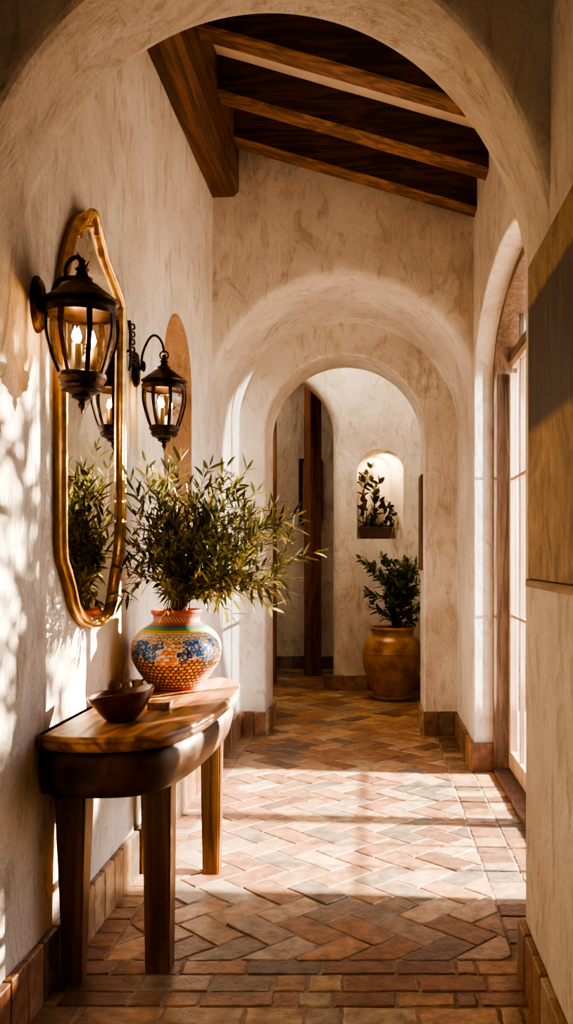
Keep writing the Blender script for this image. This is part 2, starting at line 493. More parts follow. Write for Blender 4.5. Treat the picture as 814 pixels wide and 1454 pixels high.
def area(p): return .5*sum(p[i-1][0]*p[i][1]-p[i][0]*p[i-1][1] for i in range(len(p)))
def inset(poly, d):
    n = len(poly); out = []
    for i in range(n):
        a, b, c = Vector(poly[i-1]), Vector(poly[i]), Vector(poly[(i+1) % n])
        e1 = (b-a).normalized(); e2 = (c-b).normalized()
        n1 = Vector((-e1.y, e1.x)); n2 = Vector((-e2.y, e2.x))
        s = n1+n2
        k = d/max(.35, 1+n1.dot(n2))
        out.append(b+s*k)
    return out
def tile(bm, poly, grout=.0055):
    if len(poly) < 3: return
    if area(poly) < 0: poly = poly[::-1]
    if area(poly) < .0012: return
    P = inset(poly, grout)
    if area(P) < .0006: return
    col = tcol(); h = R.gauss(0, .0012); tx, ty = R.gauss(0, .007), R.gauss(0, .007)
    c = sum((Vector(p) for p in P), Vector((0, 0)))/len(P)
    Q = []
    for i in range(len(P)):                       # hand-made edges
        a, b = P[i], P[(i+1) % len(P)]
        nseg = 3 if (b-a).length > .09 else 2
        for k in range(nseg):
            p = a.lerp(b, k/nseg); j = .0034 if k else .0045
            Q.append(p+Vector((R.uniform(-j, j), R.uniform(-j, j))))
    zf = lambda p: h+tx*(p.x-c.x)+ty*(p.y-c.y)
    top = [p+(c-p).normalized()*.0075 for p in Q]
    midr = [p+(c-p).normalized()*.0025 for p in Q]
    V0 = [bm.verts.new((p.x, p.y, -.012)) for p in Q]
    V1 = [bm.verts.new((p.x, p.y, zf(p)-.0045)) for p in Q]
    V2 = [bm.verts.new((p.x, p.y, zf(p)-.0015)) for p in midr]
    V3 = [bm.verts.new((p.x, p.y, zf(p))) for p in top]
    fs = []
    n = len(Q)
    for A, B in ((V0, V1), (V1, V2), (V2, V3)):
        for k in range(n): fs.append(bm.faces.new((A[k], A[(k+1) % n], B[(k+1) % n], B[k])))
    fs.append(bm.faces.new(V3)); paint(bm, fs, col)

bmF = bmesh.new()
W = .142
def herring(x0, x1, y0, y1):
    c45 = math.sqrt(.5)
    rot = lambda x, y: ((x+y)*c45*W, (y-x)*c45*W)
    for k in range(-90, 90):
        for j in range(-60, 60):
            for rect in ((k+4*j, k, 2, 1), (k+4*j, k+1, 1, 2)):
                x, y, w, h_ = rect
                cx, cy = rot(x+w/2, y+h_/2); cy += 6.0
                if not (x0-.3 < cx < x1+.3 and y0-.3 < cy < y1+.3): continue
                po = []
                for a, b in ((x, y), (x+w, y), (x+w, y+h_), (x, y+h_)):
                    X, Y = rot(a, b); po.append((X, Y+6.0))
                tile(bmF, clip(po, x0, x1, y0, y1))
herring(-1.0, .53, 3.27, 7.5)
herring(-2.55, .70, 7.5, 11.8)
y = 3.27                                                  # left border, bricks laid across
while y < 7.5:
    h_ = R.uniform(.105, .135); tile(bmF, [(-1.125, y), (-1.0, y), (-1.0, y+h_), (-1.125, y+h_)]); y += h_
y = 3.27                                                  # right border and door sill
while y < 7.5:
    h_ = R.uniform(.12, .15)
    tile(bmF, [(.53, y), (.70, y), (.70, y+h_), (.53, y+h_)]); y += h_
y = D0+.005
while y < D1-.01:
    h_ = min(R.uniform(.12, .15), D1-y)
    tile(bmF, [(.70, y), (.855, y), (.855, y+h_), (.70, y+h_)], .004); y += h_
y = 3.27                                                  # coursed bricks in front
row = 0
while y > .6:
    h_ = R.choice((.11, .12, .125, .10))
    x = -1.125 - R.uniform(0, .2)
    while x < .545:
        w = R.choice((.22, .25, .27, .24, .12, .20)) if R.random() > .12 else .075
        tile(bmF, clip([(x, y-h_), (x+w, y-h_), (x+w, y), (x, y)], -1.125, .545, 0, 9), .0065); x += w
    y -= h_; row += 1
struct('floor', bmF, TILE)
bm = bmesh.new(); box(bm, -2.9, 1.0, -2.2, 12.0, -.12, -.0055); struct('floor_base', bm, GROUT)

# ------------------------------------------------------------------ baseboards of upright tiles
def baseboard(name, runs, h=.205, t=.026):
    """runs: list of (p0, p1, n) in plan, n = outward normal"""
    bm = bmesh.new()
    for (x0, y0), (x1, y1), (nx, ny) in runs:
        Ld = math.hypot(x1-x0, y1-y0); dx, dy = (x1-x0)/Ld, (y1-y0)/Ld
        s = 0
        def slab(s0, s1, z1, th, bev, col):
            tmp = bmesh.new(); box(tmp, s0, s1, 0, th, -.004, z1, bev, 2)
            M = Matrix(((dx, nx, 0, x0), (dy, ny, 0, y0), (0, 0, 1, 0), (0, 0, 0, 1)))
            tmp.transform(M)
            if M.to_3x3().determinant() < 0: bmesh.ops.reverse_faces(tmp, faces=tmp.faces)
            paint(tmp, tmp.faces, col)
            me = bpy.data.meshes.new('t'); tmp.to_mesh(me); tmp.free(); tint_layer(bm); bm.from_mesh(me); bpy.data.meshes.remove(me)
        slab(0, Ld, h-.008, t-.008, 0, (.36, .27, .19))
        nt_ = max(1, round(Ld/.135))
        for k in range(nt_):
            a, b = Ld*k/nt_+.002, Ld*(k+1)/nt_-.002
            slab(a, b, h+R.uniform(-.004, .004), t+R.uniform(-.002, .003), .006, tcol())
    return struct(name, bm, TILE)
baseboard('baseboard_left', [((XL, .8), (XL, 7.4), (1, 0))])
baseboard('baseboard_right', [((XR, D1+.03), (XR, 7.4), (-1, 0)), ((XR-.026, D1), (.845, D1), (0, -1)), ((XN, .8), (XN, YN), (-1, 0)), ((XN-.026, YN), (XR, YN), (0, 1)), ((XR, YN+.03), (XR, D0), (-1, 0))], .20)
baseboard('baseboard_piers', [((XL+.026, 7.4), (-.902, 7.4), (0, -1)), ((-.902, 7.374), (-.902, 7.94), (1, 0)), ((.426, 7.4), (XR-.026, 7.4), (0, -1)), ((.426, 7.374), (.426, 7.94), (-1, 0))], .20)
baseboard('baseboard_back', [((-.45, YB+.0), (.70, YB+.0), (0, -1)), ((-.55, YB+.10), (-.45, YB), (-.7071, -.7071))], .17)
baseboard('baseboard_far_hall', [((-2.6, 11.75), (.7, 11.75), (0, -1))], .17)

# ------------------------------------------------------------------ french door
dr = thing('door_1', None, None, (.965, DC, 0), kind='structure')
GL = glass('door_glass', (.96, .96, .95), .06)
bm = bmesh.new()                                          # frame lining the arch
o1 = ellipse_outline(DC, DA+.004, DS, DB+.004, 0, 48); o2 = ellipse_outline(DC, DA-.05, DS, DB-.05, 0, 48)
P = lambda o, x: [Vector((x, u, z)) for u, z in o]
xa, xb = .838, 1.0
loft(bm, P(o1, xa), P(o2, xa)); loft(bm, P(o2, xa), P(o2, xb)); loft(bm, P(o2, xb), P(o1, xb)); loft(bm, P(o1, xb), P(o1, xa))
box(bm, xa, xb+.03, D0, D1, 0, .035)
bmesh.ops.remove_doubles(bm, verts=bm.verts, dist=1e-4)
obj('frame', recalc(bm), DOORW, dr)
TR = 2.86
XD = .965
def arch_top(u, inset_=.055):
    a, b = DA-inset_, DB-inset_
    q = max(0, 1-((u-DC)/a)**2); return DS+b*math.sqrt(q)
def bar(bm, u0, u1, z0, z1, t=.045): box(bm, XD-t/2, XD+t/2, u0, u1, z0, z1, .004, 1)
for s, (u0, u1) in enumerate(((D0+.055, DC-.003), (DC+.003, D1-.055))):
    bm = bmesh.new()
    sl, sr = (.055, .075) if s == 0 else (.075, .055)
    z1 = TR-.03
    bar(bm, u0, u0+sl, .04, min(z1, arch_top(u0+.002)), .05); bar(bm, u1-sr, u1, .04, min(z1, arch_top(u1-.002)), .05)
    bar(bm, u0, u1, .04, .16, .048)
    if s == 0: zt0 = z1
    bar(bm, u0+.10*(s == 0), u1-.10*(s == 1), z1-.05, z1, .048)
    iu0, iu1 = u0+sl, u1-sr
    for k in (1, 2):
        uu = iu0+(iu1-iu0)*k/3; bar(bm, uu-.011, uu+.011, .12, z1-.02, .03)
    for zz in (1.09, 2.03): bar(bm, iu0-.01, iu1+.01, zz-.011, zz+.011, .03)
    lf = obj('door_leaf', bm, LEAFW, dr)
    bm = bmesh.new(); box(bm, XD-.003, XD+.003, iu0-.01, iu1+.01, .15, z1-.045)
    obj('glass', bm, GL, lf)
    bm = bmesh.new()
    yh = u1-.04 if s == 0 else u0+.04
    lathe(bm, [(.012, 0), (.012, .012), (.006, .016)], 0, 0, 0, 16, (True, True))
    bm.transform(Matrix.Translation((XD-.025, yh, 1.02)) @ Matrix.Rotation(-PI/2, 4, 'Y'))
    tube(bm, [(XD-.035, yh, 1.02), (XD-.055, yh, 1.02), (XD-.06, yh+(.03 if s else -.03)*-1*-1, 1.02), (XD-.06, yh+(.10 if s else -.10), 1.015)], .008, 8)
    obj('handle', bm, IRON, lf)
bm = bmesh.new()                                          # transom and fan light
bar(bm, D0+.09, D1-.09, TR-.03, TR+.03, .06)
for k in range(1, 6):
    uu = D0+.055+(D1-D0-.11)*k/6
    bar(bm, uu-.012, uu+.012, TR, arch_top(uu)+.01, .03)
tl = obj('transom', bm, DOORW, dr)
bm = bmesh.new()
vs = [(u, z) for u, z in ellipse_outline(DC, DA-.05, DS, DB-.05, 0, 48) if z > TR+.01]
bm.faces.new([bm.verts.new((XD, u, z)) for u, z in [(vs[0][0], TR)]+vs+[(vs[-1][0], TR)]])
obj('glass', bm, GL, tl)

# ------------------------------------------------------------------ outdoors
bm = bmesh.new(); box(bm, 1.0, 14, 0, 16, -.2, -.03); struct('terrace', bm, simple('terrace_stone', (.58, .47, .38), .8, var=.2, vscale=3))
bm = bmesh.new(); box(bm, 1.02, 9, 12.4, 12.7, -.1, 6.0, .03); tag(obj('garden_wall', bm, PLW), 'pale pinkish plaster garden wall seen through the door glass', 'wall')
bm = bmesh.new()
cx, cy = 1.62, 8.9
for k in range(4):
    z0 = .0+k*.13
    box(bm, cx-.25, cx+.25, cy-.2, cy-.175, z0, z0+.122, .004, 1); box(bm, cx-.25, cx+.25, cy+.175, cy+.2, z0, z0+.122, .004, 1)
    box(bm, cx-.25, cx-.225, cy-.174, cy+.174, z0, z0+.122, .004, 1); box(bm, cx+.225, cx+.25, cy-.174, cy+.174, z0, z0+.122, .004, 1)
wp = thing('wooden_planter', 'brown wooden planter box out on the terrace, behind the glass door', 'planter', (cx, cy, -.03))
bmesh.ops.translate(bm, verts=bm.verts, vec=(0, 0, -.03))
obj('box_body', bm, wood('planter_wood', (.16, .07, .03), (.28, .13, .06), (.38, .2, .1), 'X', 1, .7), wp)
bm = bmesh.new(); box(bm, cx-.22, cx+.22, cy-.17, cy+.17, .0, .44); obj('soil', bm, simple('soil', (.06, .035, .02), .95, bump=.6), wp)

# ------------------------------------------------------------------ plants
def leaf(bm, p, d, nrm, Ln, Wd, col, curl=.25, fold=.25, n=4, shape=1.0):
    d = d.normalized(); side = d.cross(nrm)
    if side.length < 1e-3: side = d.cross(Vector((1, 0, 0)))
    side.normalize(); up = side.cross(d).normalized()
    mids, ls, rs = [], [], []
    for i in range(n+1):
        t = i/n
        w = Wd*.5*(math.sin(PI*min(1, t**.85*shape+ .0))**.8 if 0 < t < 1 else 0)
        c = p+d*Ln*t - up*curl*Ln*t*t
        mids.append(bm.verts.new(c))
        if 0 < i < n:
            ls.append(bm.verts.new(c+side*w+up*w*fold)); rs.append(bm.verts.new(c-side*w+up*w*fold))
    fs = [bm.faces.new((mids[0], ls[0], mids[1])), bm.faces.new((mids[0], mids[1], rs[0]))]
    for i in range(n-2):
        fs.append(bm.faces.new((mids[i+1], ls[i], ls[i+1], mids[i+2])))
        fs.append(bm.faces.new((mids[i+1], mids[i+2], rs[i+1], rs[i])))
    fs.append(bm.faces.new((mids[n-1], ls[-1], mids[n]))); fs.append(bm.faces.new((mids[n-1], mids[n], rs[-1])))
    paint(bm, fs, col)
LEAFM = attr_mat('olive_leaf', rough=.42, bump=0, stain=.15, spec=.45, trans=.22)
STEM = simple('olive_twig', (.16, .11, .05), .7, var=.4)
def olive_col(r):
    t = r.random()
    if t < .38: c = (.10, .108, .038)
    elif t < .64: c = (.20, .19, .062)
    elif t < .86: c = (.42, .34, .09)
    else: c = (.33, .33, .19)
    k = r.uniform(.7, 1.25); return tuple(x*k for x in c)
def rvec(r): return Vector((r.gauss(0, 1), r.gauss(0, 1), r.gauss(0, 1))).normalized()

def branch_meshes(pts, r, leaf_len, leaf_w, step, side_twigs=2, xmin=None, colf=olive_col, lead=.28, stem_r=.0032, shape=1.0):
    """stem + leaves along a curved line, with short side twigs"""
    bs, bl = bmesh.new(), bmesh.new(); tint_layer(bl)
    lines = [(catmull(pts, 10), stem_r, lead)]
    main = lines[0][0]
    for _ in range(side_twigs):
        i = r.randrange(int(len(main)*.35), int(len(main)*.85)); p = main[i]; d = (main[min(i+3, len(main)-1)]-p).normalized()
        q = rvec(r); q = (q-d*q.dot(d)).normalized(); dd = (d*1.0+q*.75+Vector((0, 0, .25))).normalized(); Lt = r.uniform(.09, .18)
        tw = [p, p+dd*Lt*.5+rvec(r)*.01, p+dd*Lt+Vector((0, 0, .02))]
        if xmin is not None:
            for v in tw: v.x = max(v.x, xmin+.012)
        lines.append((catmull(tw, 6), stem_r*.6, .15))
    for ln, sr, ld in lines:
        tube(bs, ln, lambda t, sr=sr: sr*(1-.7*t), 5)
        acc = 0; tot = sum((b-a).length for a, b in zip(ln, ln[1:])); run = 0; ang = r.uniform(0, 6.28)
        for a, b in zip(ln, ln[1:]):
            s = (b-a).length; run += s; acc += s
            if run < tot*ld: continue
            if acc >= step*r.uniform(.8, 1.2):
                acc = 0; d = (b-a).normalized(); ang += 1.57+r.uniform(-.4, .4)
                e = d.cross(Vector((0, 0, 1)));
                if e.length < .05: e = Vector((1, 0, 0))
                e.normalize(); g = d.cross(e)
                for sg in (1, -1):
                    q = (e*math.cos(ang)+g*math.sin(ang))*sg
                    dd = (d*r.uniform(.55, 1.1)+q*.8).normalized()
                    Ll = leaf_len*r.uniform(.65, 1.2)
                    if xmin is not None and (b+dd*Ll).x < xmin: dd.x = abs(dd.x)*.4; dd.normalize()
                    leaf(bl, b.copy(), dd, (rvec(r)*.5+Vector((0, 0, 1))-d*.2), Ll, leaf_w*r.uniform(.8, 1.2), colf(r), r.uniform(-.15, .35), shape=shape)
        d = (ln[-1]-ln[-2]).normalized()
        leaf(bl, ln[-1].copy(), d, rvec(r), leaf_len*.8, leaf_w*.8, colf(r), .1, shape=shape)
    return bs, bl

# ---- painted vase on the table
TZ = .905
VXc, VYc = -.893, 4.0
vr = random.Random(3)
prof = [(.001, .004), (.10, .002), (.113, 0), (.118, .004), (.119, .012), (.132, .028), (.150, .052), (.170, .080), (.187, .110), (.1985, .142), (.2015, .170), (.199, .198),
        (.189, .226), (.170, .252), (.145, .273), (.122, .287), (.109, .297), (.104, .306), (.103, .318), (.106, .330), (.112, .338), (.114, .346), (.112, .353), (.106, .355), (.098, .350), (.094, .335), (.094, .30), (.11, .28)]
pp = catmull([(r_, 0, z_) for r_, z_ in prof], 8)
bm = bmesh.new(); SEG = 300
rings = lathe(bm, [(max(p.x, .0005), p.z) for p in pp], VXc, VYc, TZ, SEG, (True, False))
flowers = []
for k in range(5):
    a0 = 2*PI*k/5+.35
    flowers += [(a0, .200, .052, 0), (a0+.22, .168, .046, 1), (a0-.26, .158, .042, 2), (a0-.18, .215, .034, 1), (a0+.42, .208, .030, 2)]
BLUES = [(.02, .10, .46), (.03, .19, .56), (.015, .05, .22)]
CREAM = [(.80, .70, .54), (.84, .77, .63), (.76, .60, .40)]
def vase_col(a, z):
    if z < .013: return (.42, .06, .025)
    if z > .334: return (.48, .085, .035)
    if z > .324: return (.30, .13, .16)
    if z > .300: return (.40, .10, .05) if math.sin(a*40+z*300) > -.2 else (.62, .34, .22)
    if z > .288: return (.36, .12, .06)
    if z > .279: return (.03, .13, .30)
    if z > .270: return (.10, .30, .10)
    if z > .259: return (.75, .52, .06)
    c3 = Vector((math.cos(a), math.sin(a), 0))
    wob = noise.noise(c3*4+Vector((0, 0, z*22)))
    def scales(nu, h, cols, line, lw):
        zz = z+wob*.004; row = math.floor(zz/h); fz = zz/h-row
        u = a/(2*PI)*nu+(.5 if row % 2 else 0)+wob*.25; cell = math.floor(u); fu = u-cell
        idx = (int(cell % nu)*7+row*13+int(cell*cell % 5)) % 11
        if math.hypot((fu-.5)*2, (fz-.45)*2) > 1.12-lw: return line
        return cols[idx % len(cols)]
    if z > .228:
        return scales(48, .0105, CREAM, (.20, .06, .04) if z < .245 else (.45, .2, .12), .16)
    lim = .132+.012*math.sin(a*5)
    if z > lim:
        best = None
        for fa, fz, fr, ft in flowers:
            da = (a-fa+PI) % (2*PI)-PI
            x, y = da*.2, z-fz; rr = math.hypot(x, y)
            if rr > fr*1.25: continue
            th = math.atan2(y, x)
            pet = fr*(.60+.30*abs(math.cos(th*2.5+fa*3)))*(1+.35*noise.noise(Vector((x*90, y*90, fa*5))))
            if rr < pet:
                if rr < fr*.16: return (.78, .50, .14)
                st = .5+.5*math.cos(th*14+fa); sp_ = noise.noise(Vector((x*140, y*140, fa)))
                if sp_ > .32: return (.82, .76, .64)
                if rr > pet*.84: return (.012, .03, .12)
                c = BLUES[(ft+(1 if st > .72 else 0)) % 3]; k = .65+.8*rr/fr
                return tuple(v*k for v in c)
            if rr < pet+.007: best = (.82, .74, .60)
        if best: return best
        n_ = noise.noise(c3*5+Vector((0, 0, z*30)))
        if n_ < -.38: return (.09, .16, .11)
        return scales(44, .0155, CREAM+[(.74, .36, .13), (.70, .26, .08)], (.50, .17, .07) if n_ > 0 else (.24, .08, .05), .22)
    return scales(46, .0145, [(.72, .30, .08), (.66, .20, .055), (.80, .50, .19), (.80, .62, .36), (.76, .40, .12)], (.040, .017, .018), .34)
lay = tint_layer(bm)
cache = {}
for ri, rg in enumerate(rings):
    inside = ri > len(rings)-22
    for k, v in enumerate(rg):
        a = 2*PI*k/SEG; z = v.co.z-TZ
        cache[v] = (.10, .04, .02) if inside else vase_col(a, z)
for f_ in bm.faces:
    for lp in f_.loops: lp[lay] = (*cache.get(lp.vert, (.4, .06, .03)), 1)
vase_o = obj('painted_vase', bm, attr_mat('painted_ceramic', rough=.28, bump=.12, bscale=120, stain=.12, spec=.5), None, True)
vase_o.location = (0, 0, 0)
tag(vase_o, 'round ceramic vase painted with blue flowers and orange scales, on the wooden table', 'vase')

# ---- olive branches in the vase (targets: tip offset from the vase mouth)
MO = Vector((VXc, VYc, TZ+.33))
tips = []
ob = random.Random(11)
named = [((.64, -.02, .285), 'long olive branch reaching far right, across the arched passage'),
         ((-.04, .10, .77), 'tallest upright olive branch, just below the farther lantern'),
         ((.31, .05, .66), 'upright olive branch leaning right, second tallest of the bouquet'),
         ((-.135, -.02, .69), 'olive branch rising on the left, beside the right edge of the mirror'),
         ((.50, .10, .45), 'pale olive branch fanning out right, above the longest one'),
         ((-.17, -.36, .12), 'low olive branch bending left over the mirror edge')]
for d, lab in named: tips.append((Vector(d), lab))
for d in ((.12, 0, .64), (.21, .05, .60), (-.08, -.1, .62), (.26, -.1, .55), (.38, 0, .47), (.46, -.1, .36), (.54, 0, .27), (.05, -.15, .68), (-.14, -.1, .52), (-.15, -.2, .36), (.17, -.12, .66), (.42, .1, .2), (.40, -.18, .10), (.3, .1, .52)): tips.append((Vector(d), None))
while len(tips) < 66:
    a = ob.uniform(-.5, 1.0)
    t = Vector((ob.uniform(-.16, .56), ob.uniform(-.34, .28), ob.uniform(.0, .66)))
    if t.length < .28 or t.length > .70: continue
    if t.x > .36 and t.z > .48: continue
    tips.append((t, None))
for i, (t, lab) in enumerate(tips):
    r = random.Random(100+i)
    base = MO+Vector((r.uniform(-.055, .055), r.uniform(-.055, .055), -.06))
    low = t.z < .15
    mid1 = MO+Vector((t.x*.14+r.uniform(-.02, .02), t.y*.14, .06+max(0, t.z)*.22))
    mid2 = MO+Vector((t.x*.55+r.uniform(-.02, .02), t.y*.55+r.uniform(-.02, .02), t.z*.62+(.09 if low else .03)))
    tip = MO+t
    ps = [base, mid1, mid2, tip]
    for p in ps[1:]: p.x = max(p.x, -1.055)
    bs, bl = branch_meshes(ps, r, .078, .0150, .028, 3 if lab is None else 2, xmin=-1.085)
    o = thing('olive_branch', lab or 'leafy green olive branch in the dense middle of the bouquet in the painted vase', 'branch', base, 'olive branches in the vase')
    obj('stem', bs, STEM, o); obj('leaves', bl, LEAFM, o)

# ------------------------------------------------------------------ console table
outl = catmull([(-1.122, 3.02), (-1.10, 2.935), (-.98, 2.885), (-.80, 2.905), (-.685, 3.01), (-.625, 3.25), (-.602, 3.60), (-.602, 3.90), (-.632, 4.16), (-.72, 4.33), (-.85, 4.40), (-1.06, 4.415), (-1.122, 4.39), (-1.122, 3.7)], 8, True)
outl = [Vector((p.x if p.x > -1.118 else -1.122, p.y, 0)) for p in outl]
def off_loop(pts, d):
    n = len(pts); out = []
    for i in range(n):
        t = (pts[(i+1) % n]-pts[i-1]).normalized(); nn = Vector((t.y, -t.x, 0))
        out.append(pts[i]-nn*d)
    return out
ar = sum(outl[i-1].x*outl[i].y-outl[i].x*outl[i-1].y for i in range(len(outl)))
if ar < 0: outl.reverse()
def loop_solid(bm, prof):
    rings = []
    for ins, z in prof:
        rings.append([bm.verts.new((p.x, p.y, z)) for p in off_loop(outl, ins)])
    n = len(outl)
    for a, b in zip(rings, rings[1:]):
        for k in range(n): bm.faces.new((a[k], a[(k+1) % n], b[(k+1) % n], b[k]))
    bm.faces.new(rings[0][::-1]); bm.faces.new(rings[-1])
    return recalc(bm)
tb = thing('console_table', 'brown wooden console table with rounded ends, standing against the left wall', 'table', (-.86, 3.65, 0))
bm = bmesh.new()
loop_solid(bm, [(.03, .850), (.012, .853), (.003, .860), (.0, .870), (.004, .878), (.004, .884), (.0, .889), (.003, .898), (.010, .903), (.020, TZ)])
auto_smooth(obj('tabletop', bm, TABLE_Y, tb), 50)
bm = bmesh.new()
loop_solid(bm, [(.085, .690), (.068, .688), (.055, .694), (.047, .706), (.040, .73), (.030, .77), (.027, .80), (.030, .825), (.040, .842), (.05, .851)])
auto_smooth(obj('apron', bm, TABLE_A, tb), 50)
for x, y, wt, wb in ((-.778, 3.21, .102, .088), (-1.055, 3.11, .110, .066), (-.765, 4.18, .096, .078), (-1.055, 4.19, .09, .08)):
    bm = bmesh.new(); vs = box(bm, x-wt/2, x+wt/2, y-wt/2, y+wt/2, 0, .70)
    for v in vs:
        if v.co.z < .1: v.co.x = x+(v.co.x-x)*wb/wt; v.co.y = y+(v.co.y-y)*wb/wt
    bmesh.ops.subdivide_edges(bm, edges=[e for e in bm.edges if abs(e.verts[0].co.z-e.verts[1].co.z) > .3], cuts=6)
    for v in bm.verts:
        if .05 < v.co.z < .6: k = 1+.02*math.sin(v.co.z*7+x*9); v.co.x = x+(v.co.x-x)*k; v.co.y = y+(v.co.y-y)*k
    bmesh.ops.bevel(bm, geom=[e for e in bm.edges if abs(e.verts[0].co.z-e.verts[1].co.z) > .02], offset=.007, segments=2, affect='EDGES')
    obj('leg', bm, TABLE_Z, tb)

# ---- things on the table
bx_, by_ = -.915, 3.19
bm = bmesh.new()
bp = [(.002, .002), (.040, 0), (.050, .003), (.070, .022), (.092, .052), (.108, .078), (.117, .098), (.1175, .104), (.113, .105), (.104, .085), (.085, .05), (.06, .024), (.03, .016), (.001, .015)]
rg = lathe(bm, [(p.x, p.z) for p in catmull([(a, 0, b) for a, b in bp], 4)], bx_, by_, TZ, 56, (True, True))
for v in bm.verts:
    h = (v.co.z-TZ)/.105; dx, dy = v.co.x-bx_, v.co.y-by_
    v.co.z += h*h*(.016*dx/.117 + .004*math.sin(3*math.atan2(dy, dx)))
bowl = obj('wooden_bowl', bm, simple('dark_lacquered_wood', (.13, .035, .018), .28, var=.5, vscale=14, bump=.1), None, True)
tag(bowl, 'dark reddish-brown round bowl at the near end of the table', 'bowl')
gx, gy = -1.078, 3.80
gt = thing('glass_tumbler', 'small amber glass tumbler beside the wall on the table, behind the bowl', 'glass', (gx, gy, TZ))
bm = bmesh.new()
lathe(bm, [(.036, .001), (.041, .004), (.046, .03), (.048, .058), (.046, .060), (.044, .056), (.041, .03), (.034, .012), (.001, .011)], gx, gy, TZ, 40, (True, False))
obj('glass_wall', bm, glass('amber_glass', (.86, .68, .46), .5, .05), gt, True)
bm = bmesh.new(); lathe(bm, [(.033, .0125), (.0395, .03), (.041, .034), (.001, .034)], gx, gy, TZ, 40, (True, False))
obj('drink', bm, glass('amber_drink', (.55, .28, .10), .2, .02), gt, True)
bm = bmesh.new(); bmesh.ops.create_icosphere(bm, subdivisions=3, radius=1)
for v in bm.verts:
    k = 1+.06*noise.noise(v.co*1.6); v.co = Vector((-1.045+v.co.x*.026*k, 3.90+v.co.y*.03*k, TZ+.0255+v.co.z*.026*k))
tag(obj('pebble', bm, simple('pale_stone', (.62, .50, .38), .7, var=.25, vscale=40), None, True), 'small pale rounded stone between the tumbler and the vase', 'stone')
bw = thing('wooden_box', 'small flat wooden box lying beside the bowl on the table', 'box', (-.835, 3.44, TZ))
bm = bmesh.new(); box(bm, -.875, -.79, 3.40, 3.48, TZ, TZ+.02, .003); obj('box_base', bm, TABLE_Z, bw)
bm = bmesh.new(); box(bm, -.877, -.788, 3.398, 3.482, TZ+.0205, TZ+.03, .003); obj('lid', bm, TABLE_Y, bw)

# ------------------------------------------------------------------ mirror
MXf = -1.088
px_out = [(140, 891), (124, 884), (113, 865), (107, 838), (100, 812), (94, 785), (93, 700), (93, 600), (93, 500), (93, 440), (96, 390), (104, 345), (115, 312), (128, 301), (141, 307),
          (148, 335), (157, 368), (169, 400), (178, 428), (180, 460), (179, 600), (179, 740), (177, 785), (171, 825), (165, 862), (155, 885)]
oy = []
for x, y in px_out:
    Y = -MXf*F/(VX-x); oy.append((Y, EYE+(VY-y)/F*Y))
OL = catmull([(MXf, y, z) for y, z in oy], 6, True)
def off_m(pts, d):
    n = len(pts); out = []
    for i in range(n):
        t = (pts[(i+1) % n]-pts[i-1]).normalized(); nn = Vector((0, t.z, -t.y)); dd = d(i/n) if callable(d) else d
        out.append(pts[i]+nn*dd)
    return out
am = sum(OL[i-1].y*OL[i].z-OL[i].y*OL[i-1].z for i in range(len(OL)))
sg = -1 if am > 0 else 1
wfun = lambda t: .031+.024*math.exp(-((t-.49)/.06)**2)+.008*math.sin(t*40)*(1 if .4 < t < .6 or t < .12 or t > .9 else 0)
mir = thing('wall_mirror', 'tall gold-framed mirror with wavy tapered ends hanging on the left wall', 'mirror', (XL, 3.5, 1.22))
bm = bmesh.new(); rings = []
for fr, x in ((.02, XL-.004), (0, XL+.02), (0, MXf-.014), (.12, MXf-.003), (.38, MXf+.004), (.62, MXf), (.74, MXf-.008), (.84, MXf-.004), (1, MXf-.010), (1.02, MXf-.026)):
    lp = off_m(OL, lambda t, fr=fr: sg*fr*wfun(t)) if fr else OL
    rings.append([bm.verts.new((x, p.y, p.z)) for p in lp])
n = len(OL)
for a, b in zip(rings, rings[1:]):
    for k in range(n): bm.faces.new((a[k], a[(k+1) % n], b[(k+1) % n], b[k]))
recalc(bm)
for f_ in bm.faces:
    if f_.calc_center_median().x < MXf-.016 and abs(f_.normal.x) < .5: f_.material_index = 1 if f_.calc_center_median().x < MXf-.02 else 0
obj('frame', bm, [GOLD, GOLDD], mir, True)
bm = bmesh.new()
lp = off_m(OL, lambda t: sg*1.0*wfun(t))
bm.faces.new([bm.verts.new((MXf-.022, p.y, p.z)) for p in lp])
for f_ in bm.faces:
    if f_.normal.x < 0: f_.normal_flip()
MIR, nt, b, out = new_mat('mirror_silver')
b.inputs['Base Color'].default_value = (.86, .84, .80, 1); b.inputs['Metallic'].default_value = 1; b.inputs['Roughness'].default_value = .015
tcn = N(nt, 'ShaderNodeTexCoord'); nn_ = N(nt, 'ShaderNodeTexNoise', Scale=3); L(nt, tcn.outputs['Object'], nn_.inputs[0])
L(nt, ramp(nt, [(.3, (.80, .77, .72)), (.7, (.88, .86, .83))], nn_.outputs[0]).outputs[0], b.inputs['Base Color'])
obj('mirror_glass', bm, MIR, mir)
bm = bmesh.new()                                          # carved knot at the top
Yt, Zt = oy[13][0], oy[13][1]
for q in range(2):
    tube(bm, catmull([(MXf+.004, Yt-.07+q*.03, Zt-.06), (MXf+.014, Yt-.035+q*.02, Zt-.012), (MXf+.016, Yt+.02, Zt-.006), (MXf+.012, Yt+.055, Zt-.035-q*.02), (MXf+.01, Yt+.05, Zt-.075)], 8), lambda t: .013*(1-.5*abs(t-.4)), 10)
obj('crest', bm, GOLD, mir, True)

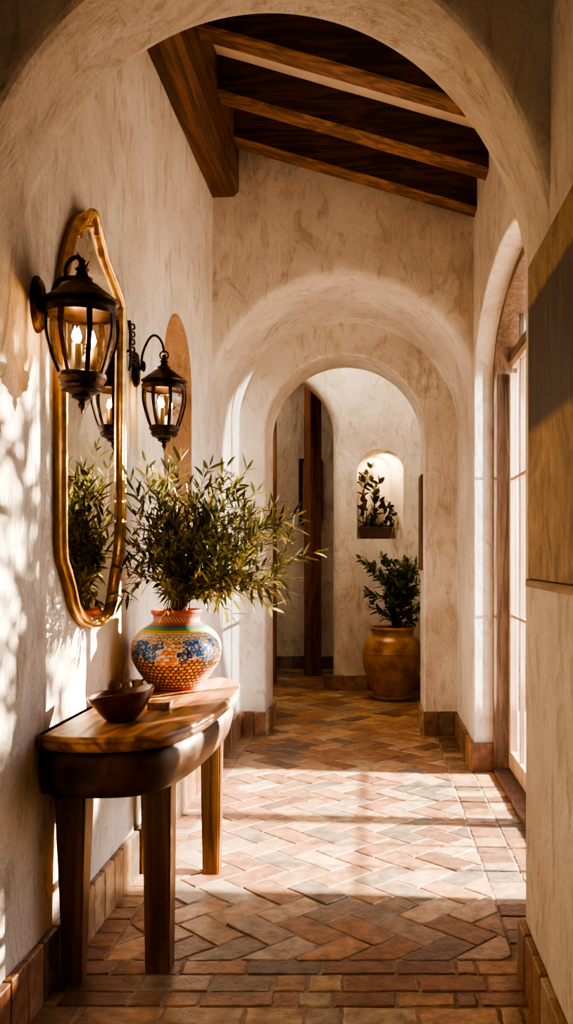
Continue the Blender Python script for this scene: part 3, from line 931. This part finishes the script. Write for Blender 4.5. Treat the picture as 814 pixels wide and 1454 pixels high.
# ------------------------------------------------------------------ wall lanterns
GLASSL = glass('lantern_glass', (.97, .92, .84), .25, .03)
FLAME = emit('flame', (1, .62, .25), 55)
WAX = simple('candle_wax', (.75, .62, .42), .5, var=.1)
def lantern(label, cx, cy, zt, k, arm):
    t = thing('wall_lantern', label, 'lantern', (cx, cy, zt-.33*k), 'lanterns on the left wall')
    s = .002368*k
    bm = bmesh.new()                                      # roof
    rp = [(48, -1), (50, 3), (51.5, 7), (47, 10), (46, 13), (50, 15), (52, 18), (46, 22), (37, 29), (29, 35), (22, 41), (16, 44), (14, 47), (15, 50), (9, 53), (7, 60), (10, 63), (6, 66), (4, 72), (6, 75), (1, 79)]
    lathe(bm, [(46*s, -1*s)]+[(a*s, b_*s) for a, b_ in rp], cx, cy, zt, 40, (True, True))
    obj('roof', bm, IRON, t, False)
    cage = bmesh.new(); gl = bmesh.new()
    def rad(q): return 48+2.0*math.sin(PI*min(1, q*1.7))-16.5*q**2.5
    NB = 8
    for j in range(NB):
        a = 2*PI*(j+.5)/NB+.12
        e = Vector((math.cos(a), math.sin(a), 0)); tg = Vector((-e.y, e.x, 0)); rr = []
        for i in range(13):
            q = i/12; p = Vector((cx, cy, zt-88*q*s))+e*rad(q)*s
            hw, hd = 3.9*s*(1-.25*q), 1.8*s
            rr.append([cage.verts.new(p+tg*hw+e*hd), cage.verts.new(p-tg*hw+e*hd), cage.verts.new(p-tg*hw-e*hd), cage.verts.new(p+tg*hw-e*hd)])
        for a_, b_ in zip(rr, rr[1:]):
            for m in range(4): cage.faces.new((a_[m], a_[(m+1) % 4], b_[(m+1) % 4], b_[m]))
        a2 = 2*PI*(j+1.5)/NB+.12; e2 = Vector((math.cos(a2), math.sin(a2), 0)); pr = None
        for i in range(13):
            q = i/12; z = zt-88*q*s; r_ = rad(q)*s*.985
            cur = (Vector((cx, cy, z))+e*r_, Vector((cx, cy, z))+e2*r_)
            if pr: quad(gl, pr[0], pr[1], cur[1], cur[0])
            pr = cur
    lathe(cage, [(44*s, -4*s), (50*s, -4*s), (50.5*s, 1*s), (44*s, 1*s), (44*s, -4*s)], cx, cy, zt, 40, (False, False))
    obj('cage', recalc(cage), IRON, t)
    bmesh.ops.remove_doubles(gl, verts=gl.verts, dist=1e-5)
    obj('glass_panes', gl, GLASSL, t)
    bm = bmesh.new()                                      # base with finial
    bp_ = [(30, -84), (33, -86), (34, -92), (31, -96), (29, -99), (31, -103), (27, -107), (28, -109), (20, -112), (14, -116), (15, -119), (8, -122), (4, -125), (6, -129), (4.5, -133), (2, -137), (1.2, -141), (.3, -143)]
    lathe(bm, [(a*s, b_*s) for a, b_ in bp_], cx, cy, zt, 40, (True, True)); obj('base_cup', recalc(bm), IRON, t, False)
    for j in range(3):
        a = 2*PI*j/3+.5; x, y = cx+15*s*math.cos(a), cy+15*s*math.sin(a); zc_ = zt-86*s; hgt = (40+7*(j % 2))*s
        bm = bmesh.new(); lathe(bm, [(5*s, 0), (5*s, hgt), (2*s, hgt+1*s)], x, y, zc_, 14, (True, True))
        cd = obj('candle', bm, WAX, t, True)
        bm = bmesh.new(); lathe(bm, [(1*s, hgt), (4*s, hgt+6*s), (4.6*s, hgt+10*s), (2.6*s, hgt+17*s), (.3*s, hgt+24*s)], x, y, zc_, 14, (True, True))
        obj('flame', bm, FLAME, cd, True)
    bm = bmesh.new()                                      # oval back plate
    lathe(bm, [(1, -.006), (1, .008), (.88, .018), (.80, .014), (.5, .022), (.2, .026)], 0, 0, 0, 40, (True, True))
    for v in bm.verts: v.co = Vector((XL+v.co.z, arm[0][1]+v.co.x*.056*k, arm[0][2]+v.co.y*.096*k))
    obj('back_plate', recalc(bm), IRON, t)
    bm = bmesh.new()
    tube(bm, catmull(arm, 8), .0085*k if k == 1 else .006, 10)
    return t, bm, s
cx, cy, zt = -.977, 2.955, 2.314
arm1 = [(XL+.02, cy, 2.345), (-1.095, cy, 2.345), (-1.078, cy, 2.36), (-1.072, cy, 2.395), (-1.056, cy, 2.424), (-1.03, cy, 2.434), (-.99, cy, 2.434)]
t1, bm, s = lantern('larger bronze lantern with lit candles, the nearest, overlapping the gold mirror', cx, cy, zt, 1.0, arm1)
tube(bm, catmull([(-1.028, cy, 2.43), (-1.032, cy, 2.462), (-1.018, cy, 2.492), (-.995, cy, 2.504), (-.979, cy, 2.49), (-.974, cy, 2.46)], 8), .0075, 10)
tube(bm, catmull([(-.978, cy, 2.49), (-.989, cy, 2.51), (-.994, cy, 2.522)], 4), lambda t: .005*(1-.8*t), 8)
tube(bm, catmull([(-.970, cy, 2.45), (-.962, cy, 2.475), (-.953, cy, 2.492)], 4), lambda t: .005*(1-.8*t), 8)
obj('arm', bm, IRON, t1, True)
cx, cy, zt = -.99, 4.17, 2.293
k2 = .875
arm2 = [(XL+.018, cy, 2.385), (-1.098, cy, 2.395), (-1.093, cy, 2.455), (-1.07, cy, 2.515), (-1.045, cy, 2.545), (-1.02, cy, 2.54), (-.999, cy, 2.508), (-.991, cy, 2.465)]
t2, bm, s = lantern('smaller bronze lantern on a thin gooseneck arm, farther along, beside the arched niche', cx, cy, zt, k2, arm2)
tube(bm, [(cx+.02*math.cos(a*PI/8), cy, 2.452+.02*math.sin(a*PI/8)) for a in range(16)], .004, 8, True)
bmesh.ops.create_uvsphere(bm, u_segments=12, v_segments=8, radius=.012, matrix=Matrix.Translation((-1.088, cy, 2.40)) @ Matrix.Diagonal((1, 1, 2.2, 1)))
obj('arm', bm, IRON, t2, True)
# iron scroll ornament right of the mirror
bm = bmesh.new()
yy, zz = 4.03, 2.44
tube(bm, catmull([(XL+.014, yy, zz+.14), (XL+.018, yy+.01, zz+.08), (XL+.02, yy-.006, zz+.03), (XL+.018, yy+.01, zz-.03), (XL+.014, yy, zz-.09)], 8), lambda t: .009*(1-.4*t), 8)
for q in range(6):
    z0 = zz+.12-q*.035
    tube(bm, catmull([(XL+.014, yy, z0), (XL+.03, yy+.018, z0+.006), (XL+.03, yy+.03, z0-.010), (XL+.018, yy+.018, z0-.016)], 5), .005, 6)
tube(bm, catmull([(XL-.004, yy, zz), (XL+.018, yy, zz)], 3), .007, 6)
tag(obj('iron_scroll', bm, IRON, None, True), 'small dark iron scroll fixed to the wall beside the right mirror edge', 'wall ornament')

# ------------------------------------------------------------------ painting on the near right wall
pt = thing('painting', 'abstract ochre and charcoal painting hanging on the right wall', 'painting', (XN, 2.4, 1.41))
PM, nt, b, out = new_mat('abstract_canvas')
g = N(nt, 'ShaderNodeTexCoord'); sp = N(nt, 'ShaderNodeSeparateXYZ'); L(nt, g.outputs['Object'], sp.inputs[0])
nz = N(nt, 'ShaderNodeTexNoise', Scale=3.4, Detail=10, Roughness=.74, Distortion=1.6); L(nt, g.outputs['Object'], nz.inputs[0])
mpn = N(nt, 'ShaderNodeMapping'); mpn.inputs['Scale'].default_value = (8, 16, 2.6); L(nt, g.outputs['Object'], mpn.inputs[0])
ns = N(nt, 'ShaderNodeTexNoise', Scale=1.5, Detail=8, Roughness=.75, Distortion=.6); L(nt, mpn.outputs[0], ns.inputs[0])
zw = N(nt, 'ShaderNodeMath', _operation='MULTIPLY_ADD', i1=.035); L(nt, nz.outputs[0], zw.inputs[0]); L(nt, sp.outputs[2], zw.inputs[2])
band = ramp(nt, [(.0, (0, 0, 0)), (.475, (0, 0, 0)), (.505, (1, 1, 1)), (.875, (1, 1, 1)), (.895, (0, 0, 0))], None)
dv = N(nt, 'ShaderNodeMath', _operation='DIVIDE', i1=1.06); L(nt, zw.outputs[0], dv.inputs[0]); L(nt, dv.outputs[0], band.inputs[0])
och = ramp(nt, [(.34, (.115, .074, .042)), (.46, (.23, .155, .085)), (.58, (.32, .22, .12)), (.70, (.43, .315, .18))], nz.outputs[0])
chn = ramp(nt, [(.3, (.022, .017, .014)), (.56, (.055, .040, .030)), (.70, (.19, .11, .045))], ns.outputs[0])
scr = ramp(nt, [(.36, (.55, .5, .46)), (.5, (1, 1, 1)), (.66, (1.1, 1.08, 1.0))], ns.outputs[0])
c = mix(nt, .8, och.outputs[0], scr.outputs[0], 'MULTIPLY')
c = mix(nt, band.outputs[0], c, chn.outputs[0])
L(nt, c, b.inputs['Base Color']); b.inputs['Roughness'].default_value = .7
bpn = N(nt, 'ShaderNodeBump', Strength=.4, Distance=.01); L(nt, ns.outputs[0], bpn.inputs['Height']); L(nt, bpn.outputs[0], b.inputs['Normal'])
bm = bmesh.new(); box(bm, XN-.022, XN+.002, 1.7, 2.965, 1.425, 2.475, .004); obj('canvas', bm, PM, pt)
bm = bmesh.new(); box(bm, XN-.03, XN+.002, 1.7, 2.975, 1.398, 1.424, .005); obj('bottom_rail', bm, wood('rail_wood', (.14, .08, .04), (.24, .15, .08), (.34, .22, .12), 'Y', 1, .6), pt)

# ------------------------------------------------------------------ inner room: urn with plant
ux, uy = .205, 9.35
UR = simple('aged_bronze_glaze', (.50, .27, .095), .32, .2, var=.5, vscale=6, bump=.35, col2=(.24, .115, .042))
pot = thing('potted_plant', 'large bronze-brown urn with a leafy dark green shrub, on the floor below the niche', 'potted plant', (ux, uy, 0))
k = .0075
up_ = [(30, 0), (34, 0), (35.5, 2), (35, 4.5), (33, 6), (38, 20), (44, 35), (49, 50), (51.5, 63), (51.5, 74), (52, 76), (51.5, 78), (50, 86), (46, 95), (41, 100.5), (37.5, 103), (36, 106), (36, 109), (37, 112), (38.5, 114), (38, 117), (35, 118), (33.5, 115), (32.5, 108), (34, 100)]
bm = bmesh.new(); lathe(bm, [(p.x*.0062, p.z*.0064) for p in catmull([(a, 0, b_) for a, b_ in up_], 4)], ux, uy, 0, 64, (True, False))
obj('urn', bm, UR, pot, True)
bm = bmesh.new(); lathe(bm, [(.001, .672), (.11, .676), (.205, .668)], ux, uy, 0, 32, (False, False)); obj('soil', bm, simple('potting_soil', (.05, .03, .018), .95, bump=.7), pot)
def shrub_col(r):
    k = r.uniform(.6, 1.4); return (.085*k, .12*k, .05*k) if r.random() < .7 else (.19*k, .21*k, .10*k)
LEAFD = attr_mat('shrub_leaf', rough=.35, bump=0, stain=.2, spec=.5, trans=.12)
sr_ = random.Random(5)
bs, bl = bmesh.new(), bmesh.new(); tint_layer(bl)
def merge(dst, src):
    me = bpy.data.meshes.new('t'); src.to_mesh(me); src.free(); dst.from_mesh(me); bpy.data.meshes.remove(me)
for t in [(-.33, -.03, .80), (-.24, .05, .72), (-.10, -.05, .82), (.02, .0, .80), (.12, .05, .78), (.22, -.05, .70), (.28, .0, .55), (-.20, -.1, .28), (-.14, -.1, .42), (.08, -.12, .50), (.18, -.1, .36), (.0, -.12, .30), (.25, .05, .25), (.10, .1, .62), (-.05, .08, .58), (.16, -.12, .6), (.24, -.1, .45), (.27, -.02, .75), (.0, -.1, .66), (.12, .0, .42), (.22, .0, .14)]:
    q = Vector((ux, uy, .67)); tt = Vector(t)
    p = [q+Vector((sr_.uniform(-.05, .05), sr_.uniform(-.05, .05), -.02)), q+Vector((tt.x*.1+.03, tt.y*.2, tt.z*.4)), q+Vector((tt.x*.5+.02, tt.y*.6, tt.z*.78)), q+tt]
    a, b_ = branch_meshes(p, sr_, .098, .050, .042, 3, None, shrub_col, .25, .006, 1.0)
    merge(bs, a); merge(bl, b_)
obj('stems', bs, STEM, pot); obj('foliage', bl, LEAFD, pot)

# niche plant: climbing vine in a dark trough
npz = SILL
nx_, ny_ = .02, 10.03
npt = thing('niche_plant', 'dark climbing vine in a low trough inside the lit arched niche', 'potted plant', (nx_, ny_, npz))
bm = bmesh.new(); vs = box(bm, -.165, .215, ny_-.07, ny_+.07, npz, npz+.14, .012)
for v in bm.verts:
    h = (v.co.z-npz)/.12; v.co.x = nx_+(v.co.x-nx_)*(.86+.14*h)
obj('trough', bm, simple('dark_clay', (.07, .032, .018), .6, var=.5, vscale=12), npt)
bs, bl = bmesh.new(), bmesh.new(); tint_layer(bl)
vr2 = random.Random(8)
def vine_col(r): k = r.uniform(.5, 1.3); return (.035*k, .05*k, .018*k) if r.random() < .7 else (.11*k, .05*k, .02*k)
for path in ([(-.10, 0, .1), (-.10, .02, .35), (-.12, .03, .62), (-.05, .02, .80)], [(-.02, 0, .1), (.0, 0, .40), (-.04, -.02, .66), (-.12, -.02, .72)],
             [(.02, -.01, .1), (.0, -.02, .45), (.10, -.01, .42), (.16, 0, .26)], [(.10, 0, .1), (.14, .01, .22), (.19, -.02, .26)], [(-.05, -.03, .1), (-.02, -.03, .25), (.06, -.02, .38), (.02, .0, .58)], [(-.12, -.02, .1), (-.14, -.03, .3), (-.13, -.02, .5)]):
    p = [Vector((nx_+a*1.0, ny_+b_, npz+c_)) for a, b_, c_ in path]
    a, b_ = branch_meshes(p, vr2, .115, .055, .075, 1, None, vine_col, .15, .006)
    merge(bs, a); merge(bl, b_)
for _ in range(80):
    p = Vector((nx_+vr2.uniform(-.17, .18), ny_+vr2.uniform(-.06, .03), npz+.11)); leaf(bl, p, Vector((vr2.gauss(0, .6), vr2.gauss(0, .5)-.3, 1)), rvec(vr2), vr2.uniform(.05, .11), .035, vine_col(vr2), .4)
obj('stems', bs, simple('dark_vine_stem', (.06, .025, .012), .7), npt); obj('foliage', bl, LEAFD, npt)

# wooden posts in the hall beyond, wall pictures
def post(name, x, y, w, d, rot, z1, mat, label):
    bm = bmesh.new(); box(bm, -w/2, w/2, -d/2, d/2, 0, z1, .008)
    bm.transform(Matrix.Translation((x, y, 0)) @ Matrix.Rotation(rot, 4, 'Z'))
    return tag(obj(name, bm, mat), label, 'post')
post('wooden_post', -.765, 11.15, .17, .15, math.radians(38), 4.15, POSTW, 'thick reddish-brown wooden post in the hall beyond the left archway')
post('wooden_post', -1.20, 10.45, .10, .10, 0, 4.15, POSTW, 'slim dark wooden post at the left edge of the far archway')
fp = thing('framed_picture', 'black-framed picture on the hall wall, partly hidden behind the thick wooden post', 'picture', (-.75, 11.75, 1.9))
bm = bmesh.new()
x0, x1, z0, z1 = -.99, -.69, 1.92, 2.80
box(bm, x0, x0+.045, 11.71, 11.752, z0, z1, .004); box(bm, x1-.045, x1, 11.71, 11.752, z0, z1, .004); box(bm, x0+.045, x1-.045, 11.71, 11.752, z0, z0+.045, .004); box(bm, x0+.045, x1-.045, 11.71, 11.752, z1-.045, z1, .004)
obj('frame', bm, simple('black_frame', (.012, .010, .010), .45), fp)
bm = bmesh.new(); box(bm, x0+.045, x1-.045, 11.73, 11.752, z0+.045, z1-.045); obj('picture_panel', bm, simple('muted_canvas', (.42, .34, .26), .8, var=.4, vscale=5), fp)
bm = bmesh.new(); box(bm, .405, .427, 7.50, 7.86, 1.38, 2.20, .004)
tag(obj('wall_plaque', bm, wood('panel_wood', (.05, .03, .02), (.10, .06, .04), (.16, .10, .06), 'Z', 1, .6)), 'narrow dark wooden panel hung inside the right side of the inner arch', 'plaque')

# ------------------------------------------------------------------ olive tree outside (throws the dappled light)
tx_, ty_ = 2.9, 7.45
tr = thing('olive_tree', 'loose olive tree on the terrace outside, throwing dappled shade', 'tree', (tx_, ty_, -.03))
bs, bl = bmesh.new(), bmesh.new(); tint_layer(bl)
rt = random.Random(21)
tube(bs, catmull([(tx_, ty_, -.05), (tx_+.05, ty_+.04, .6), (tx_-.03, ty_, 1.3), (tx_, ty_, 2.2)], 6), lambda t: .07*(1-.5*t), 9)
for i in range(38):
    a = rt.uniform(0, 6.28); e = rt.uniform(-.35, 1.1); Lb = rt.uniform(.4, .85)
    d = Vector((math.cos(a)*math.cos(e), math.sin(a)*math.cos(e), math.sin(e)*.9))
    b0 = Vector((tx_, ty_, rt.uniform(1.7, 2.45)))
    p = [b0, b0+d*Lb*.4+Vector((0, 0, .10)), b0+d*Lb+Vector((0, 0, .02))]
    x_, y_ = branch_meshes(p, rt, .095, .026, .055, 2, None, olive_col, .2, .008)
    merge(bs, x_); merge(bl, y_)
obj('trunk', bs, STEM, tr); obj('crown', bl, LEAFM, tr)

# ------------------------------------------------------------------ light
def lamp(name, kind, loc, energy, col, **kw):
    l = bpy.data.lights.new(name, kind); l.energy = energy; l.color = col
    o = bpy.data.objects.new(name, l); C.objects.link(o); o.location = loc
    for k_, v_ in kw.items(): setattr(l, k_, v_)
    return o
def aim(o, d): o.rotation_euler = Vector(d).to_track_quat('-Z', 'Y').to_euler()
sun = lamp('sun', 'SUN', (6, 5, 8), 33.0, (1, .86, .67), angle=math.radians(2.5)); aim(sun, (-1, .08, -1.06))
SP = Vector((6.2, 11.2, 3.0))
low = lamp('wall_patch_spot', 'SPOT', SP, 95000, (1, .78, .54), spot_size=math.radians(10.5), spot_blend=.25, shadow_soft_size=.02)  # added spot, makes the left-wall patches the sun lamp misses
aim(low, Vector((-1.131, 2.90, 1.22))-SP)
SQ = Vector((6.2, 11.2, 2.75))
lb = lamp('bouquet_spot', 'SPOT', SQ, 70000, (1, .80, .56), spot_size=math.radians(7.5), spot_blend=.5, shadow_soft_size=.02)  # second added spot, brightens vase and bouquet only
aim(lb, Vector((-.55, 4.0, 1.33))-SQ)
for nm, x, y, z, e in (('lantern_glow', -.977, 2.955, 2.22, 2.4), ('lantern_glow', -.99, 4.17, 2.21, 1.8)):
    lamp(nm, 'POINT', (x, y, z), e, (1, .50, .18), shadow_soft_size=.02)
o = lamp('niche_spot', 'SPOT', (.06, YB+.09, 2.63), 26, (1, .66, .34), spot_size=math.radians(170), spot_blend=.5, shadow_soft_size=.02); aim(o, (.35, .5, -1))
o = lamp('hall_fill', 'AREA', (-.4, 8.9, 4.1), 42, (1, .80, .58), shape='RECTANGLE', size=1.6, size_y=1.2); aim(o, (0, 0, -1))  # added unseen fill that brightens the inner room
o = lamp('far_hall_fill', 'AREA', (-1.7, 10.7, 4.1), 9, (1, .80, .6), shape='RECTANGLE', size=1.0, size_y=.8); aim(o, (0, 0, -1))  # added unseen fill for the hall beyond the archway
o = lamp('rear_fill', 'AREA', (-.3, -1.2, 3.6), 2, (1, .82, .62), shape='RECTANGLE', size=1.2, size_y=1.2); aim(o, (0, .75, -.65))  # added fill behind the camera for the near walls

jb = lamp('jamb_strip_spot', 'SPOT', (8.2, 1.07, 1.6), 14000, (1, .93, .84), spot_size=math.radians(17), spot_blend=.15, shadow_soft_size=.03)  # added outdoor spot that makes the bright strip on the door jamb
aim(jb, Vector((1.45, 6.35, 1.6))-Vector((8.2, 1.07, 1.6)))
w = bpy.data.worlds.new('sky'); bpy.context.scene.world = w; w.use_nodes = True
nt = w.node_tree; bg = nt.nodes['Background']
sk = nt.nodes.new('ShaderNodeTexSky'); sk.sky_type = 'NISHITA'; sk.sun_disc = False; sk.sun_elevation = math.radians(40); sk.sun_rotation = math.radians(90)
nt.links.new(mix(nt, .45, sk.outputs[0], (1.5, 1.45, 1.42)), bg.inputs[0]); bg.inputs[1].default_value = 1.0
vs_ = bpy.context.scene.view_settings
vs_.view_transform = 'AgX'; vs_.look = 'AgX - High Contrast'; vs_.exposure = 0.2
bpy.context.scene.cycles.max_bounces = 10
bpy.context.scene.cycles.diffuse_bounces = 6
bpy.context.scene.cycles.transparent_max_bounces = 16
bpy.context.scene.cycles.sample_clamp_indirect = 6
bpy.context.scene.cycles.caustics_reflective = False
bpy.context.scene.cycles.caustics_refractive = False
bpy.context.scene.cycles.use_denoising = True
